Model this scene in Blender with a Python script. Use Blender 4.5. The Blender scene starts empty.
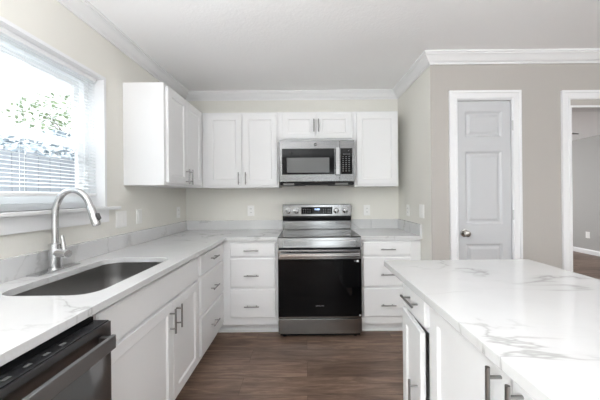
import bpy, bmesh, math, random
from mathutils import Vector, Matrix
from mathutils.geometry import tessellate_polygon
random.seed(4)
S = bpy.context.scene
C = S.collection

# ------------------------------------------------------------------ camera
cam = bpy.data.objects.new('camera', bpy.data.cameras.new('camera'))
C.objects.link(cam)
cam.data.sensor_width = 36.0
cam.data.lens = 36.0 * 277.93 / 600.0
cam.data.shift_x = (300 - 305.67) / 600.0
cam.data.shift_y = (195.9 - 200) / 600.0
cam.data.clip_start = 0.02
cam.location = (0, 0, 1.291)
cam.rotation_euler = (math.radians(90), 0.0, 0.0)
cam.rotation_euler = (Matrix.Rotation(math.radians(90), 3, 'X') @ Matrix.Rotation(-0.0093, 3, 'Z')).to_euler()
S.camera = cam

# ------------------------------------------------------------------ world, light, exposure
w = bpy.data.worlds.new('world'); S.world = w; w.use_nodes = True
bgn = w.node_tree.nodes['Background']
bgn.inputs[0].default_value = (0.93, 0.96, 1.0, 1); bgn.inputs[1].default_value = 1.15
S.view_settings.view_transform = 'Standard'; S.view_settings.look = 'None'
S.view_settings.gamma = 1.0; S.view_settings.use_curve_mapping = False
S.view_settings.exposure = 0.97
S.cycles.max_bounces = 10; S.cycles.diffuse_bounces = 6; S.cycles.glossy_bounces = 5
S.cycles.transparent_max_bounces = 12; S.cycles.caustics_reflective = False
S.cycles.sample_clamp_indirect = 6.0


def area(name, loc, rot, sx, sy, power, col=(1, 1, 1)):
    l = bpy.data.lights.new(name, 'AREA'); l.shape = 'RECTANGLE'
    l.size = sx; l.size_y = sy; l.energy = power; l.color = col
    o = bpy.data.objects.new(name, l); C.objects.link(o)
    o.location = loc; o.rotation_euler = rot
    return o


def bulb(name, loc, power, r, col=(1, 0.97, 0.93)):
    l = bpy.data.lights.new(name, 'POINT'); l.energy = power; l.shadow_soft_size = r; l.color = col
    o = bpy.data.objects.new(name, l); C.objects.link(o); o.location = loc
    return o


H2 = math.pi / 2
XLW = -1.377     # left wall plane
# daylight at the glazed rear door and sink window; others are added fill
area('rear_door_daylight', (0.67, -3.06, 1.05), (H2, 0, 0), 0.94, 2.05, 11, (0.97, 0.985, 1))
area('added_rear_fill', (3.0, -3.06, 1.35), (H2, 0, 0), 1.9, 1.5, 8, (0.97, 0.985, 1))  # added fill lamp behind the unseen rear window
area('sink_window_daylight', (-3.4, 1.40, 5.0), (0, -math.radians(33), 0), 2.4, 2.4, 600, (0.95, 0.98, 1))

area('added_far_room_fill', (3.3, 8.0, 1.45), (-H2, 0, 0), 1.7, 1.3, 60, (0.97, 0.985, 1))  # added fill for the next room, from a window out of view
area('added_side_fill', (XLW - .15, -1.55, 1.40), (0, -H2, 0), 1.35, 1.45, 62, (0.96, 0.985, 1))  # added light from behind the camera, at an unseen side window

# ------------------------------------------------------------------ materials


def mat(name, col, rough=0.5, metal=0.0, coat=0.0, spec=0.5):
    m = bpy.data.materials.new(name); m.use_nodes = True
    b = m.node_tree.nodes['Principled BSDF']
    b.inputs['Base Color'].default_value = (*col, 1)
    b.inputs['Roughness'].default_value = rough
    b.inputs['Metallic'].default_value = metal
    b.inputs['Specular IOR Level'].default_value = spec
    if coat:
        b.inputs['Coat Weight'].default_value = coat; b.inputs['Coat Roughness'].default_value = 0.05
    return m


def nodes(m):
    return m.node_tree.nodes, m.node_tree.links, m.node_tree.nodes['Principled BSDF']


def coords(m, scale=(1, 1, 1), kind='Object'):
    n, l, b = nodes(m)
    t = n.new('ShaderNodeTexCoord'); mp = n.new('ShaderNodeMapping')
    mp.inputs['Scale'].default_value = scale
    l.new(t.outputs[kind], mp.inputs['Vector'])
    return mp.outputs[0]


def noise(m, vec, scale, detail=3, rough=0.5, dist=0.0):
    n, l, b = nodes(m)
    t = n.new('ShaderNodeTexNoise'); t.inputs['Scale'].default_value = scale
    t.inputs['Detail'].default_value = detail; t.inputs['Roughness'].default_value = rough
    t.inputs['Distortion'].default_value = dist
    l.new(vec, t.inputs['Vector'])
    return t.outputs['Fac']


def ramp(m, fac, stops, interp='LINEAR'):
    n, l, b = nodes(m)
    r = n.new('ShaderNodeValToRGB'); r.color_ramp.interpolation = interp
    e = r.color_ramp.elements
    e[0].position, e[1].position = stops[0][0], stops[-1][0]
    e[0].color, e[1].color = (*stops[0][1], 1), (*stops[-1][1], 1)
    for p, c in stops[1:-1]:
        x = e.new(p); x.color = (*c, 1)
    l.new(fac, r.inputs[0])
    return r.outputs[0]


def bump(m, fac, strength, dist=0.002):
    n, l, b = nodes(m)
    bp = n.new('ShaderNodeBump'); bp.inputs['Strength'].default_value = strength
    bp.inputs['Distance'].default_value = dist
    l.new(fac, bp.inputs['Height']); l.new(bp.outputs[0], b.inputs['Normal'])


def math_node(m, op, a, bval):
    n, l, b = nodes(m)
    x = n.new('ShaderNodeMath'); x.operation = op
    for i, v in enumerate((a, bval)):
        if v is None: continue
        if isinstance(v, (int, float)): x.inputs[i].default_value = v
        else: l.new(v, x.inputs[i])
    return x.outputs[0]


M = {}


def wallpaint(name, col, bs=0.25):
    m = mat(name, col, 0.75, spec=0.25)
    v = coords(m)
    bump(m, noise(m, v, 55, 4, 0.6), bs, 0.004)
    return m


M['beige'] = wallpaint('beige_wall_paint', (0.77, 0.755, 0.706))
M['greige'] = wallpaint('greige_wall_paint', (0.455, 0.43, 0.405))
M['far_wall'] = wallpaint('textured_grey_wall_paint', (0.42, 0.415, 0.405), 1.0)
M['ceiling'] = wallpaint('ceiling_paint', (0.92, 0.92, 0.925), 0.5)
M['trim'] = mat('white_trim_paint', (0.80, 0.80, 0.81), 0.35)
M['cab'] = mat('white_cabinet_lacquer', (0.80, 0.80, 0.805), 0.38)
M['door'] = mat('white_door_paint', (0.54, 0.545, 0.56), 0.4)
M['vinyl'] = mat('white_vinyl', (0.88, 0.89, 0.9), 0.4)
M['plate'] = mat('ivory_plastic', (0.88, 0.875, 0.86), 0.35)
M['slot'] = mat('dark_slot', (0.10, 0.10, 0.10), 0.6, spec=0.1)
M['nickel'] = mat('brushed_nickel', (0.32, 0.315, 0.31), 0.32, 1.0)
M['knob_metal'] = mat('satin_nickel_knob', (0.45, 0.43, 0.40), 0.22, 1.0)
M['hinge'] = mat('hinge_metal', (0.55, 0.55, 0.54), 0.35, 1.0)
M['chrome'] = mat('brushed_faucet_steel', (0.66, 0.66, 0.665), 0.22, 1.0)
M['blackglass'] = mat('black_glass', (0.003, 0.003, 0.0035), 0.05, 0, 0, 0.15)
M['cooktop'] = mat('ceramic_cooktop_glass', (0.02, 0.02, 0.021), 0.10, 0, 0, 0.45)
M['ring'] = mat('cooktop_print', (0.13, 0.13, 0.135), 0.2)
M['black'] = mat('black_plastic', (0.008, 0.008, 0.009), 0.45, spec=0.15)
M['darkscreen'] = mat('microwave_window_mesh', (0.11, 0.11, 0.112), 0.18)
M['white_mark'] = mat('white_print', (0.75, 0.76, 0.78), 0.5)
M['grey_mark'] = mat('grey_print', (0.22, 0.22, 0.23), 0.5)
M['lens'] = mat('lamp_lens', (0.16, 0.16, 0.155), 0.3)
M['dwseal'] = mat('dishwasher_control_strip', (0.018, 0.018, 0.02), 0.22)
M['blade'] = mat('dark_fan_blade', (0.03, 0.026, 0.024), 0.5)
M['bark'] = mat('bark', (0.16, 0.13, 0.11), 0.9)
M['foundation'] = mat('outside_ground', (0.38, 0.38, 0.36), 0.9)


def steel(name, col, rough, stretch=(1, 1, 60)):
    m = mat(name, col, rough, 1.0)
    n, l, b = nodes(m)
    v = coords(m, stretch)
    f = noise(m, v, 9, 3, 0.6)
    l.new(ramp(m, f, [(0.3, (rough - 0.05,) * 3), (0.7, (rough + 0.06,) * 3)]), b.inputs['Roughness'])
    return m


M['steel'] = steel('stainless_steel', (0.27, 0.27, 0.27), 0.18)
M['steel_microwave'] = steel('microwave_steel', (0.17, 0.17, 0.17), 0.24)
M['steel_dark'] = steel('dishwasher_steel', (0.20, 0.20, 0.205), 0.34)
M['steel_bright'] = steel('bright_steel_bar', (0.60, 0.60, 0.60), 0.2)
M['steel_handle'] = mat('satin_dishwasher_handle', (0.30, 0.30, 0.305), 0.42, 1.0)
M['sink'] = mat('sink_steel', (0.36, 0.355, 0.35), 0.30, 1.0)

# marble-look quartz
m = mat('white_quartz_with_grey_veins', (0.84, 0.84, 0.84), 0.07, 0, 0, 0.5)
n, l, b = nodes(m)
v = coords(m)
mp = n.new('ShaderNodeMapping'); mp.inputs['Rotation'].default_value = (0.5, 0.3, 0.75)
mp.inputs['Scale'].default_value = (1.0, 2.1, 1.3); mp.inputs['Location'].default_value = (3.1, 1.7, 0.4)
l.new(v, mp.inputs['Vector'])
f1 = noise(m, mp.outputs[0], 1.15, 6, 0.52, 0.55)
d1 = math_node(m, 'ABSOLUTE', math_node(m, 'SUBTRACT', f1, 0.5), None)
vein = ramp(m, d1, [(0.0, (1, 1, 1)), (0.0035, (0.75, 0.75, 0.75)), (0.009, (0.14, 0.14, 0.14)), (0.03, (0, 0, 0))])
msk = ramp(m, noise(m, v, 1.9, 2, 0.5), [(0.40, (0.05, 0.05, 0.05)), (0.60, (1, 1, 1))])
mul = math_node(m, 'MULTIPLY', vein, msk)
cl = noise(m, v, 1.6, 5, 0.6)
base = ramp(m, cl, [(0.35, (0.625, 0.625, 0.628)), (0.62, (0.68, 0.68, 0.68))])
mx = n.new('ShaderNodeMix'); mx.data_type = 'RGBA'
l.new(mul, mx.inputs[0]); l.new(base, mx.inputs[6]); mx.inputs[7].default_value = (0.43, 0.425, 0.42, 1)
l.new(mx.outputs[2], b.inputs['Base Color'])
M['quartz'] = m


def wood(name, cols, rough=0.42):
    m = mat(name, cols[1], rough)
    n, l, b = nodes(m)
    v = coords(m)
    br = n.new('ShaderNodeTexBrick')
    br.inputs['Scale'].default_value = 1.0
    br.inputs['Brick Width'].default_value = 1.22; br.inputs['Row Height'].default_value = 0.18
    br.inputs['Mortar Size'].default_value = 0.0012; br.inputs['Mortar Smooth'].default_value = 0.3
    br.offset = 0.37; br.offset_frequency = 2
    br.inputs['Color1'].default_value = (0, 0, 0, 1); br.inputs['Color2'].default_value = (1, 1, 1, 1)
    br.inputs['Mortar'].default_value = (0.5, 0.5, 0.5, 1)
    l.new(v, br.inputs['Vector'])
    # grain stretched along X, displaced per plank
    cmb = n.new('ShaderNodeCombineXYZ')
    sep = n.new('ShaderNodeSeparateColor'); l.new(br.outputs['Color'], sep.inputs[0])
    pl = math_node(m, 'MULTIPLY', sep.outputs[0], 7.0)
    l.new(pl, cmb.inputs[2]); l.new(pl, cmb.inputs[0])
    mp = n.new('ShaderNodeMapping'); mp.inputs['Scale'].default_value = (1.1, 9, 1)
    l.new(v, mp.inputs[0])
    ad = n.new('ShaderNodeVectorMath'); ad.operation = 'ADD'
    l.new(mp.outputs[0], ad.inputs[0]); l.new(cmb.outputs[0], ad.inputs[1])
    g1 = noise(m, ad.outputs[0], 2.2, 8, 0.65, 0.9)
    mp2 = n.new('ShaderNodeMapping'); mp2.inputs['Scale'].default_value = (3, 60, 1)
    l.new(v, mp2.inputs[0])
    g2 = noise(m, mp2.outputs[0], 3, 4, 0.6)
    g = math_node(m, 'ADD', math_node(m, 'MULTIPLY', g1, 0.72), math_node(m, 'MULTIPLY', g2, 0.28))
    g = math_node(m, 'ADD', g, math_node(m, 'MULTIPLY', math_node(m, 'SUBTRACT', sep.outputs[0], 0.5), 0.10))
    c = ramp(m, g, [(0.36, cols[0]), (0.50, cols[1]), (0.64, cols[2])])
    mx = n.new('ShaderNodeMix'); mx.data_type = 'RGBA'
    l.new(br.outputs['Fac'], mx.inputs[0]); l.new(c, mx.inputs[6]); mx.inputs[7].default_value = (*[x * 0.55 for x in cols[0]], 1)
    l.new(mx.outputs[2], b.inputs['Base Color'])
    bump(m, g, 0.12, 0.001)
    return m


M['floor'] = wood('brown_plank_floor', [(0.095, 0.058, 0.041), (0.175, 0.113, 0.082), (0.30, 0.208, 0.155)])

# slats: thin plastic that lets some daylight through
m = mat('blind_slat_plastic', (0.88, 0.89, 0.9), 0.5)
n, l, b = nodes(m)
tr = n.new('ShaderNodeBsdfTranslucent'); tr.inputs[0].default_value = (0.9, 0.92, 0.95, 1)
ms = n.new('ShaderNodeMixShader'); ms.inputs[0].default_value = 0.2
l.new(b.outputs[0], ms.inputs[1]); l.new(tr.outputs[0], ms.inputs[2])
l.new(ms.outputs[0], n['Material Output'].inputs[0])
M['slat'] = m

# window glass: see-through with fresnel reflection
m = bpy.data.materials.new('clear_window_glass'); m.use_nodes = True
n, l = m.node_tree.nodes, m.node_tree.links
n.remove(n['Principled BSDF'])
t = n.new('ShaderNodeBsdfTransparent'); t.inputs[0].default_value = (0.95, 0.97, 0.97, 1)
g = n.new('ShaderNodeBsdfGlossy'); g.inputs['Roughness'].default_value = 0.02
lw = n.new('ShaderNodeLayerWeight'); lw.inputs[0].default_value = 0.5
pw = n.new('ShaderNodeMath'); pw.operation = 'POWER'; pw.inputs[1].default_value = 4.0; l.new(lw.outputs['Facing'], pw.inputs[0])
fr = n.new('ShaderNodeMath'); fr.operation = 'MULTIPLY_ADD'; fr.inputs[1].default_value = 0.6; fr.inputs[2].default_value = 0.03; l.new(pw.outputs[0], fr.inputs[0])
ms = n.new('ShaderNodeMixShader')
l.new(fr.outputs[0], ms.inputs[0]); l.new(t.outputs[0], ms.inputs[1]); l.new(g.outputs[0], ms.inputs[2])
l.new(ms.outputs[0], n['Material Output'].inputs[0])
M['glass'] = m


def emit(name, col, s):
    m = bpy.data.materials.new(name); m.use_nodes = True
    n, l = m.node_tree.nodes, m.node_tree.links
    n.remove(n['Principled BSDF'])
    e = n.new('ShaderNodeEmission'); e.inputs[0].default_value = (*col, 1); e.inputs[1].default_value = s
    l.new(e.outputs[0], n['Material Output'].inputs[0])
    return m


M['digit'] = emit('blue_white_display_digits', (0.45, 0.62, 1.0), 2.2)
M['digit_dim'] = emit('blue_display_glow', (0.06, 0.14, 0.6), 1.0)
M['globe'] = emit('added_bowl_glow', (1, 0.97, 0.93), 6)

m = mat('green_leaves', (0.20, 0.30, 0.13), 0.6)
n, l, b = nodes(m)
l.new(ramp(m, noise(m, coords(m), 6, 3), [(0.35, (0.12, 0.20, 0.08)), (0.65, (0.33, 0.42, 0.22))]), b.inputs['Base Color'])
M['leaf'] = m
M['fence'] = mat('weathered_grey_boards', (0.30, 0.32, 0.36), 0.85)
m = mat('bluish_leaves', (0.2, 0.24, 0.28), 0.6)
n, l, b = nodes(m)
l.new(ramp(m, noise(m, coords(m), 7, 3), [(0.35, (0.16, 0.20, 0.23)), (0.65, (0.46, 0.50, 0.55))]), b.inputs['Base Color'])
M['leaf_blue'] = m

# ------------------------------------------------------------------ mesh helpers
ORG = {}


def I(u, v, z): return (u, v, z)


class MB:
    def __init__(self, f=None):
        self.bm = bmesh.new(); self.f = f or I

    def V(self, p): return self.bm.verts.new(self.f(*p))

    def face(self, vs):
        try: return self.bm.faces.new(vs)
        except ValueError: return None

    def box(self, x0, x1, y0, y1, z0, z1):
        v = [self.V((x, y, z)) for z in (z0, z1) for y in (y0, y1) for x in (x0, x1)]
        for q in ((0, 2, 3, 1), (4, 5, 7, 6), (0, 1, 5, 4), (2, 6, 7, 3), (0, 4, 6, 2), (1, 3, 7, 5)):
            self.face([v[i] for i in q])
        return self

    def tube(self, pts, r, n=12, cap=True):
        pts = [Vector(p) for p in pts]
        rs = r if isinstance(r, (list, tuple)) else [r] * len(pts)
        rings = []; up = None
        for i, p in enumerate(pts):
            a = pts[max(i - 1, 0)]; c = pts[min(i + 1, len(pts) - 1)]
            t = (c - a)
            if t.length < 1e-9: t = Vector((0, 0, 1))
            t.normalize()
            if up is None:
                up = Vector((0, 0, 1)) if abs(t.z) < 0.9 else Vector((1, 0, 0))
            s = t.cross(up).normalized(); up = s.cross(t).normalized()
            rings.append([self.V(p + (s * math.cos(k * 2 * math.pi / n) + up * math.sin(k * 2 * math.pi / n)) * rs[i]) for k in range(n)])
        for a, c in zip(rings, rings[1:]):
            for k in range(n): self.face([a[k], a[(k + 1) % n], c[(k + 1) % n], c[k]])
        if cap:
            self.face(rings[0][::-1]); self.face(rings[-1])
        return self

    def slab(self, outer, holes, w0, w1):
        """outline (u,z pairs) with holes extruded from w0 to w1 along the second axis; use f to remap"""
        loops = [outer] + list(holes)
        tris = tessellate_polygon([[Vector((a, c, 0)) for a, c in lp] for lp in loops])
        flat = [p for lp in loops for p in lp]
        A = [self.V((a, w0, c)) for a, c in flat]; B = [self.V((a, w1, c)) for a, c in flat]
        for t in tris:
            self.face([A[i] for i in t]); self.face([B[i] for i in reversed(t)])
        k = 0
        for lp in loops:
            m = len(lp)
            for i in range(m): self.face([A[k + i], A[k + (i + 1) % m], B[k + (i + 1) % m], B[k + i]])
            k += m
        return self

    def rings(self, specs, cap_first=False, cap_last=True):
        """nested rectangles: (u0,u1,z0,z1,w) lofted in order"""
        prev = None
        for (u0, u1, z0, z1, wv) in specs:
            r = [self.V(p) for p in ((u0, wv, z0), (u1, wv, z0), (u1, wv, z1), (u0, wv, z1))]
            if prev is None:
                if cap_first: self.face(r)
            else:
                for i in range(4): self.face([prev[i], prev[(i + 1) % 4], r[(i + 1) % 4], r[i]])
            prev = r
        if cap_last: self.face(prev)
        return self

    def prism(self, prof, y0, y1):
        """closed profile in (x,z) extruded along y"""
        return self.slab(prof, [], y0, y1)

    def build(self, name, m, parent=None, origin=None, bevel=0.0, smooth=False, seg=2):
        bm = self.bm
        bmesh.ops.recalc_face_normals(bm, faces=bm.faces)
        po = ORG.get(parent.name, Vector((0, 0, 0))) if parent else Vector((0, 0, 0))
        if origin is None:
            if parent: origin = po
            else:
                xs = [v.co for v in bm.verts]
                origin = Vector(((min(c.x for c in xs) + max(c.x for c in xs)) / 2,
                                 (min(c.y for c in xs) + max(c.y for c in xs)) / 2, min(c.z for c in xs)))
        origin = Vector(origin)
        keep = getattr(self, 'world_origin', False)
        if keep: origin = Vector((0, 0, 0))
        bmesh.ops.translate(bm, verts=bm.verts, vec=-origin)
        me = bpy.data.meshes.new(name); bm.to_mesh(me); bm.free()
        me.materials.append(M[m])
        if smooth:
            for p in me.polygons: p.use_smooth = True
            me.set_sharp_from_angle(angle=math.radians(40))
        o = bpy.data.objects.new(name, me); C.objects.link(o)
        if parent: o.parent = parent
        o.location = origin - po
        ORG[o.name] = origin
        if bevel:
            md = o.modifiers.new('bevel', 'BEVEL'); md.width = bevel; md.segments = seg
            md.limit_method = 'ANGLE'; md.angle_limit = math.radians(50)
        return o


def tag(o, label=None, cat=None, group=None, kind=None):
    if label: o['label'] = label
    if cat: o['category'] = cat
    if group: o['group'] = group
    if kind: o['kind'] = kind
    return o


def thing(name, loc, label, cat, group=None, kind=None):
    o = bpy.data.objects.new(name, None); C.objects.link(o); o.location = loc
    o.empty_display_size = 0.1
    ORG[o.name] = Vector(loc)
    return tag(o, label, cat, group, kind)


def struct(mb, name, m, **k):
    mb.world_origin = True
    return tag(mb.build(name, m, **k), kind='structure')


def rrect(x0, x1, y0, y1, r, n=6):
    pts = []
    for cx, cy, a0 in ((x1 - r, y1 - r, 0), (x0 + r, y1 - r, 90), (x0 + r, y0 + r, 180), (x1 - r, y0 + r, 270)):
        for k in range(n + 1):
            a = math.radians(a0 + 90 * k / n)
            pts.append((cx + r * math.cos(a), cy + r * math.sin(a)))
    return pts


def rect(x0, x1, y0, y1): return [(x0, y0), (x1, y0), (x1, y1), (x0, y1)]


def sweep(path, prof, name, m='trim', left=True):
    """profile (p inward, z) swept along an open XY path with mitred corners; room side = right-hand side unless left"""
    mb = MB(); sg = 1 if left else -1
    P = [Vector((a, c)) for a, c in path]; rings = []
    for i, p in enumerate(P):
        ns = []
        if i > 0: d = (p - P[i - 1]).normalized(); ns.append(Vector((-d.y, d.x)) * sg)
        if i < len(P) - 1: d = (P[i + 1] - p).normalized(); ns.append(Vector((-d.y, d.x)) * sg)
        nn = sum(ns, Vector((0, 0))); nn.normalize(); k = 1 / max(nn.dot(ns[0]), 0.2)
        rings.append([mb.V((p.x + nn.x * k * a, p.y + nn.y * k * a, z)) for a, z in prof])
    q = len(prof)
    for a, c in zip(rings, rings[1:]):
        for k in range(q): mb.face([a[k], a[(k + 1) % q], c[(k + 1) % q], c[k]])
    mb.face(rings[0]); mb.face(rings[-1][::-1])
    return struct(mb, name, m)


XL, XW, YB, YD, ZC = -1.377, 1.066, 3.191, 2.355, 2.478
XR, YR = 4.6, -3.0       # kitchen right side wall, rear wall
WT = 0.12
# ------------------------------------------------------------------ setting
struct(MB().box(XL - WT, 6.2, YR - WT, 8.1, -0.06, 0), 'floor', 'floor')
struct(MB().box(XL - WT, 6.2, YR - WT, 8.1, ZC, ZC + 0.06), 'ceiling', 'ceiling')
yz = lambda u, v, z: (v, u, z)      # u along Y, thickness along X
WY0, WY1, WZ0, WZ1 = 0.90, 1.899, 1.208, 2.102
struct(MB(yz).slab(rect(YR, YB + WT, 0, ZC), [rect(WY0, WY1, WZ0, WZ1), rect(-2.3, -.8, .7, 2.1)], XL - WT, XL), 'wall_left', 'beige')
struct(MB().box(XL, XW + WT, YB, YB + WT, 0, ZC), 'wall_back', 'beige')
struct(MB(yz).slab(rect(YD + .003, YB, 0, ZC), [], XW, XW + WT), 'wall_kitchen_side', 'beige')
P0, P1, PZ = 1.286, 1.752, 2.086        # pantry door opening
D0, D1, DZ = 2.240, 3.08, 2.036         # doorway
struct(MB().box(XW, XW + WT, YD, YD + .0028, 0, ZC).slab([(XW + WT, 0), (P0 - .018, 0), (P0 - .018, PZ + .018), (P1 + .018, PZ + .018), (P1 + .018, 0), (D0, 0), (D0, DZ), (D1, DZ),
                  (D1, 0), (6.08, 0), (6.08, ZC), (XW + WT, ZC)], [], YD, YD + WT), 'wall_pantry', 'greige')
struct(MB(yz).slab(rect(YR, YD, 0, ZC), [], XR, XR + WT), 'wall_right', 'greige')
struct(MB().slab([(XL, 0), (0.2, 0), (0.2, 2.08), (1.14, 2.08), (1.14, 0), (XR, 0), (XR, ZC), (XL, ZC)],
                 [rect(2.05, 3.95, 0.6, 2.1)], YR - WT, YR), 'wall_rear', 'far_wall')
struct(MB(yz).slab(rect(YD + WT, 8.0, 0, ZC), [], 6.0, 6.1), 'wall_far_side', 'far_wall')
struct(MB().slab(rect(1.2, 6.1, 0, ZC), [rect(2.4, 4.2, .75, 2.15)], 8.0, 8.1), 'wall_far', 'far_wall')
w4 = MB().slab(rect(2.4, 4.2, .75, 2.15), [rect(2.45, 3.27, .8, 2.1), rect(3.33, 4.15, .8, 2.1)], 8.03, 8.08)
w4.world_origin = True
tag(w4.build('added_window_4', 'vinyl'), kind='structure')  # unseen window, added as an opening for the next room's fill lamp
struct(MB(yz).slab(rect(YB + WT, 8.0, 0, ZC), [], 1.1, 1.2), 'wall_far_left', 'far_wall')
struct(MB().box(XW + WT, 2.12, 3.25, 3.31, 0, ZC).box(2.06, 2.12, YD + WT, 3.25, 0, ZC), 'wall_closet', 'far_wall')

zc = 2.391
crown = [(0, zc), (0.010, zc), (0.013, zc + .012), (0.020, zc + .016), (0.030, zc + .022), (0.040, zc + .034), (0.052, zc + .050),
         (0.060, zc + .058), (0.068, zc + .062), (0.068, zc + .070), (0.078, zc + .074), (0.078, ZC), (0, ZC)]
sweep([(XL, YR), (XL, YB), (XW, YB), (XW, YD), (XR, YD)], crown, 'trim_1', left=False)
bprof = [(0, 0), (0.014, 0), (0.014, 0.075), (0.008, 0.095), (0, 0.10)]
sweep([(6.0, 8.0), (6.0, YD + WT)], bprof, 'baseboard_far_side', left=False)
sweep([(1.2, 8.0), (6.0, 8.0)], bprof, 'baseboard_far', left=False)
sweep([(XW, YD + 0.0), (1.217, YD)], bprof, 'baseboard_pantry', left=False)
sweep([(1.823, YD), (2.166, YD)], bprof, 'baseboard_doorway', left=False)

# casings with a stepped profile: pantry door and open doorway


def casing(x0, x1, zt, wd, name, right=True):
    mb = MB()
    # outer band, inner band, thin bead: three nested steps
    for a, bb, th in ((0, wd * .28, .020), (wd * .28, wd * .72, .013), (wd * .72, wd * .92, .017), (wd * .92, wd, .010)):
        mb.box(x0 + a, x0 + bb, YD - th, YD, 0, zt - a)
        if right: mb.box(x1 - bb, x1 - a, YD - th, YD, 0, zt - a)
        mb.box(x0 + bb, (x1 - bb) if right else x1, YD - th, YD, zt - bb, zt - a)
    return struct(mb, name, 'trim', bevel=.0015)


casing(1.217, 1.823, 2.166, .072, 'trim_2')
casing(2.166, D1 + .075, 2.160, .076, 'trim_3')
# jamb liners
mb = MB()
for a, bb in ((P0 - .018, P0 - .002), (P1 + .002, P1 + .018)): mb.box(a, bb, YD, YD + WT, 0, PZ + .002)
mb.box(P0 - .018, P1 + .018, YD, YD + WT, PZ + .002, PZ + .018)
mb.box(P0 - .002, P0 + .012, YD + .052, YD + .066, 0, PZ).box(P1 - .012, P1 + .002, YD + .052, YD + .066, 0, PZ)
struct(mb, 'trim_4', 'trim', bevel=.001)
mb = MB()
mb.box(D0, D0 + .018, YD - .004, YD + WT + .004, 0, DZ - .018).box(D1 - .018, D1, YD - .004, YD + WT + .004, 0, DZ - .018)
mb.box(D0, D1, YD - .004, YD + WT + .004, DZ - .018, DZ)
struct(mb, 'trim_5', 'trim', bevel=.001)

# pantry door
PX = [(1.371, 1.674)]
ys = YD + .012
pan = [(1.778, 1.996), (1.036, 1.655), (0.14, 0.868)]
mb = MB()
x0, x1 = P0 + .001, P1 - .001
mb.slab(rect(x0, x1, .01, PZ - .002), [rect(1.361, 1.674, a, c) for a, c in pan], ys, ys + .0015)
mb.box(x0, x1, ys + .012, ys + .036, .01, PZ - .002)
for a, c in pan:
    r = lambda d, wv: (1.361 + d, 1.674 - d, a + d, c - d, wv)
    mb.rings([r(0, ys + .0), r(.004, ys + .004), r(.014, ys + .0105), r(.026, ys + .0105), r(.030, ys + .008), r(.046, ys + .002)])
mb.box(x0, x0 + .01, ys + .001, ys + .013, .01, PZ - .002).box(x1 - .01, x1, ys + .001, ys + .013, .01, PZ - .002)
mb.box(x0, x1, ys + .001, ys + .013, PZ - .02, PZ - .002)
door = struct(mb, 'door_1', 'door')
kb = MB()
kx, kz = 1.346, .962
kb.tube([(kx, ys, kz), (kx, ys - .008, kz), (kx, ys - .010, kz)], [.032, .032, .026], 24)
kb.tube([(kx, ys - .008, kz), (kx, ys - .030, kz), (kx, ys - .036, kz), (kx, ys - .050, kz), (kx, ys - .060, kz), (kx, ys - .066, kz)],
        [.011, .011, .020, .027, .024, .012], 24)
tag(kb.build('door_knob', 'knob_metal', door, smooth=True), 'satin nickel knob')
for z in (1.87, 1.115, .25):
    hb = MB(); hb.tube([(P1 + .004, YD - .006, z - .042), (P1 + .004, YD - .006, z + .042)], .0065, 10)
    hb.box(P1 - .001, P1 + .014, YD - .004, YD - .0005, z - .042, z + .042)
    tag(hb.build('hinge', 'hinge', door, smooth=True), 'metal hinge')

# ------------------------------------------------------------------ window over the sink
win = MB(yz)
XO = XL - .100     # window unit plane (inner face of the vinyl frame)
fr = 0.038
win.slab(rect(WY0, WY1, WZ0 + .02, WZ1), [rect(WY0 + fr, WY1 - fr, WZ0 + .02 + fr, WZ1 - fr)], XO - .06, XO)
win.world_origin = True
window = tag(win.build('window_1', 'vinyl', bevel=.002), kind='structure')
a0, a1 = WY0 + fr, WY1 - fr
zm = 1.640
sb = MB(yz)      # upper sash, outer track
sb.slab(rect(a0, a1, zm - .02, WZ1 - fr), [rect(a0 + .045, a1 - .045, zm + .03, WZ1 - fr - .04)], XO - .052, XO - .034)
sb.build('upper_sash', 'vinyl', window, bevel=.002)
sb = MB(yz)
sb.slab(rect(a0, a1, WZ0 + .02 + fr, zm + .012), [rect(a0 + .045, a1 - .045, WZ0 + .12, zm - .028)], XO - .030, XO - .008)
sb.build('lower_sash', 'vinyl', window, bevel=.002)
sb = MB(yz).box(a0 + .045, a1 - .045, XO - .044, XO - .040, zm + .03, WZ1 - fr - .04)
sb.build('window_pane', 'glass', window)
sb = MB(yz).box(a0 + .045, a1 - .045, XO - .021, XO - .017, WZ0 + .12, zm - .028)
sb.build('window_pane', 'glass', window)
# white liner of the recess, bead round it
lb = MB(yz)
t_ = .008
lb.slab(rect(WY0 - .001, WY1 + .001, WZ0, WZ1 + .001), [rect(WY0 + t_, WY1 - t_, WZ0 + .02, WZ1 - t_)], XO, XL + .001)
lb.slab(rect(WY0 - .012, WY1 + .012, WZ0, WZ1 + .012), [rect(WY0 + t_, WY1 - t_, WZ0 + .001, WZ1 - t_)], XL + .001, XL + .012)
struct(lb, 'trim_6', 'trim', bevel=.0015)
struct(MB().box(XO + .002, XL + .038, WY0 - .05, 2.020, 1.208, 1.228), 'window_sill', 'trim', bevel=.003)
struct(MB().box(XL, XL + .016, WY0 - .02, 1.924, 1.126, 1.208), 'trim_7', 'trim', bevel=.002)

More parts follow.
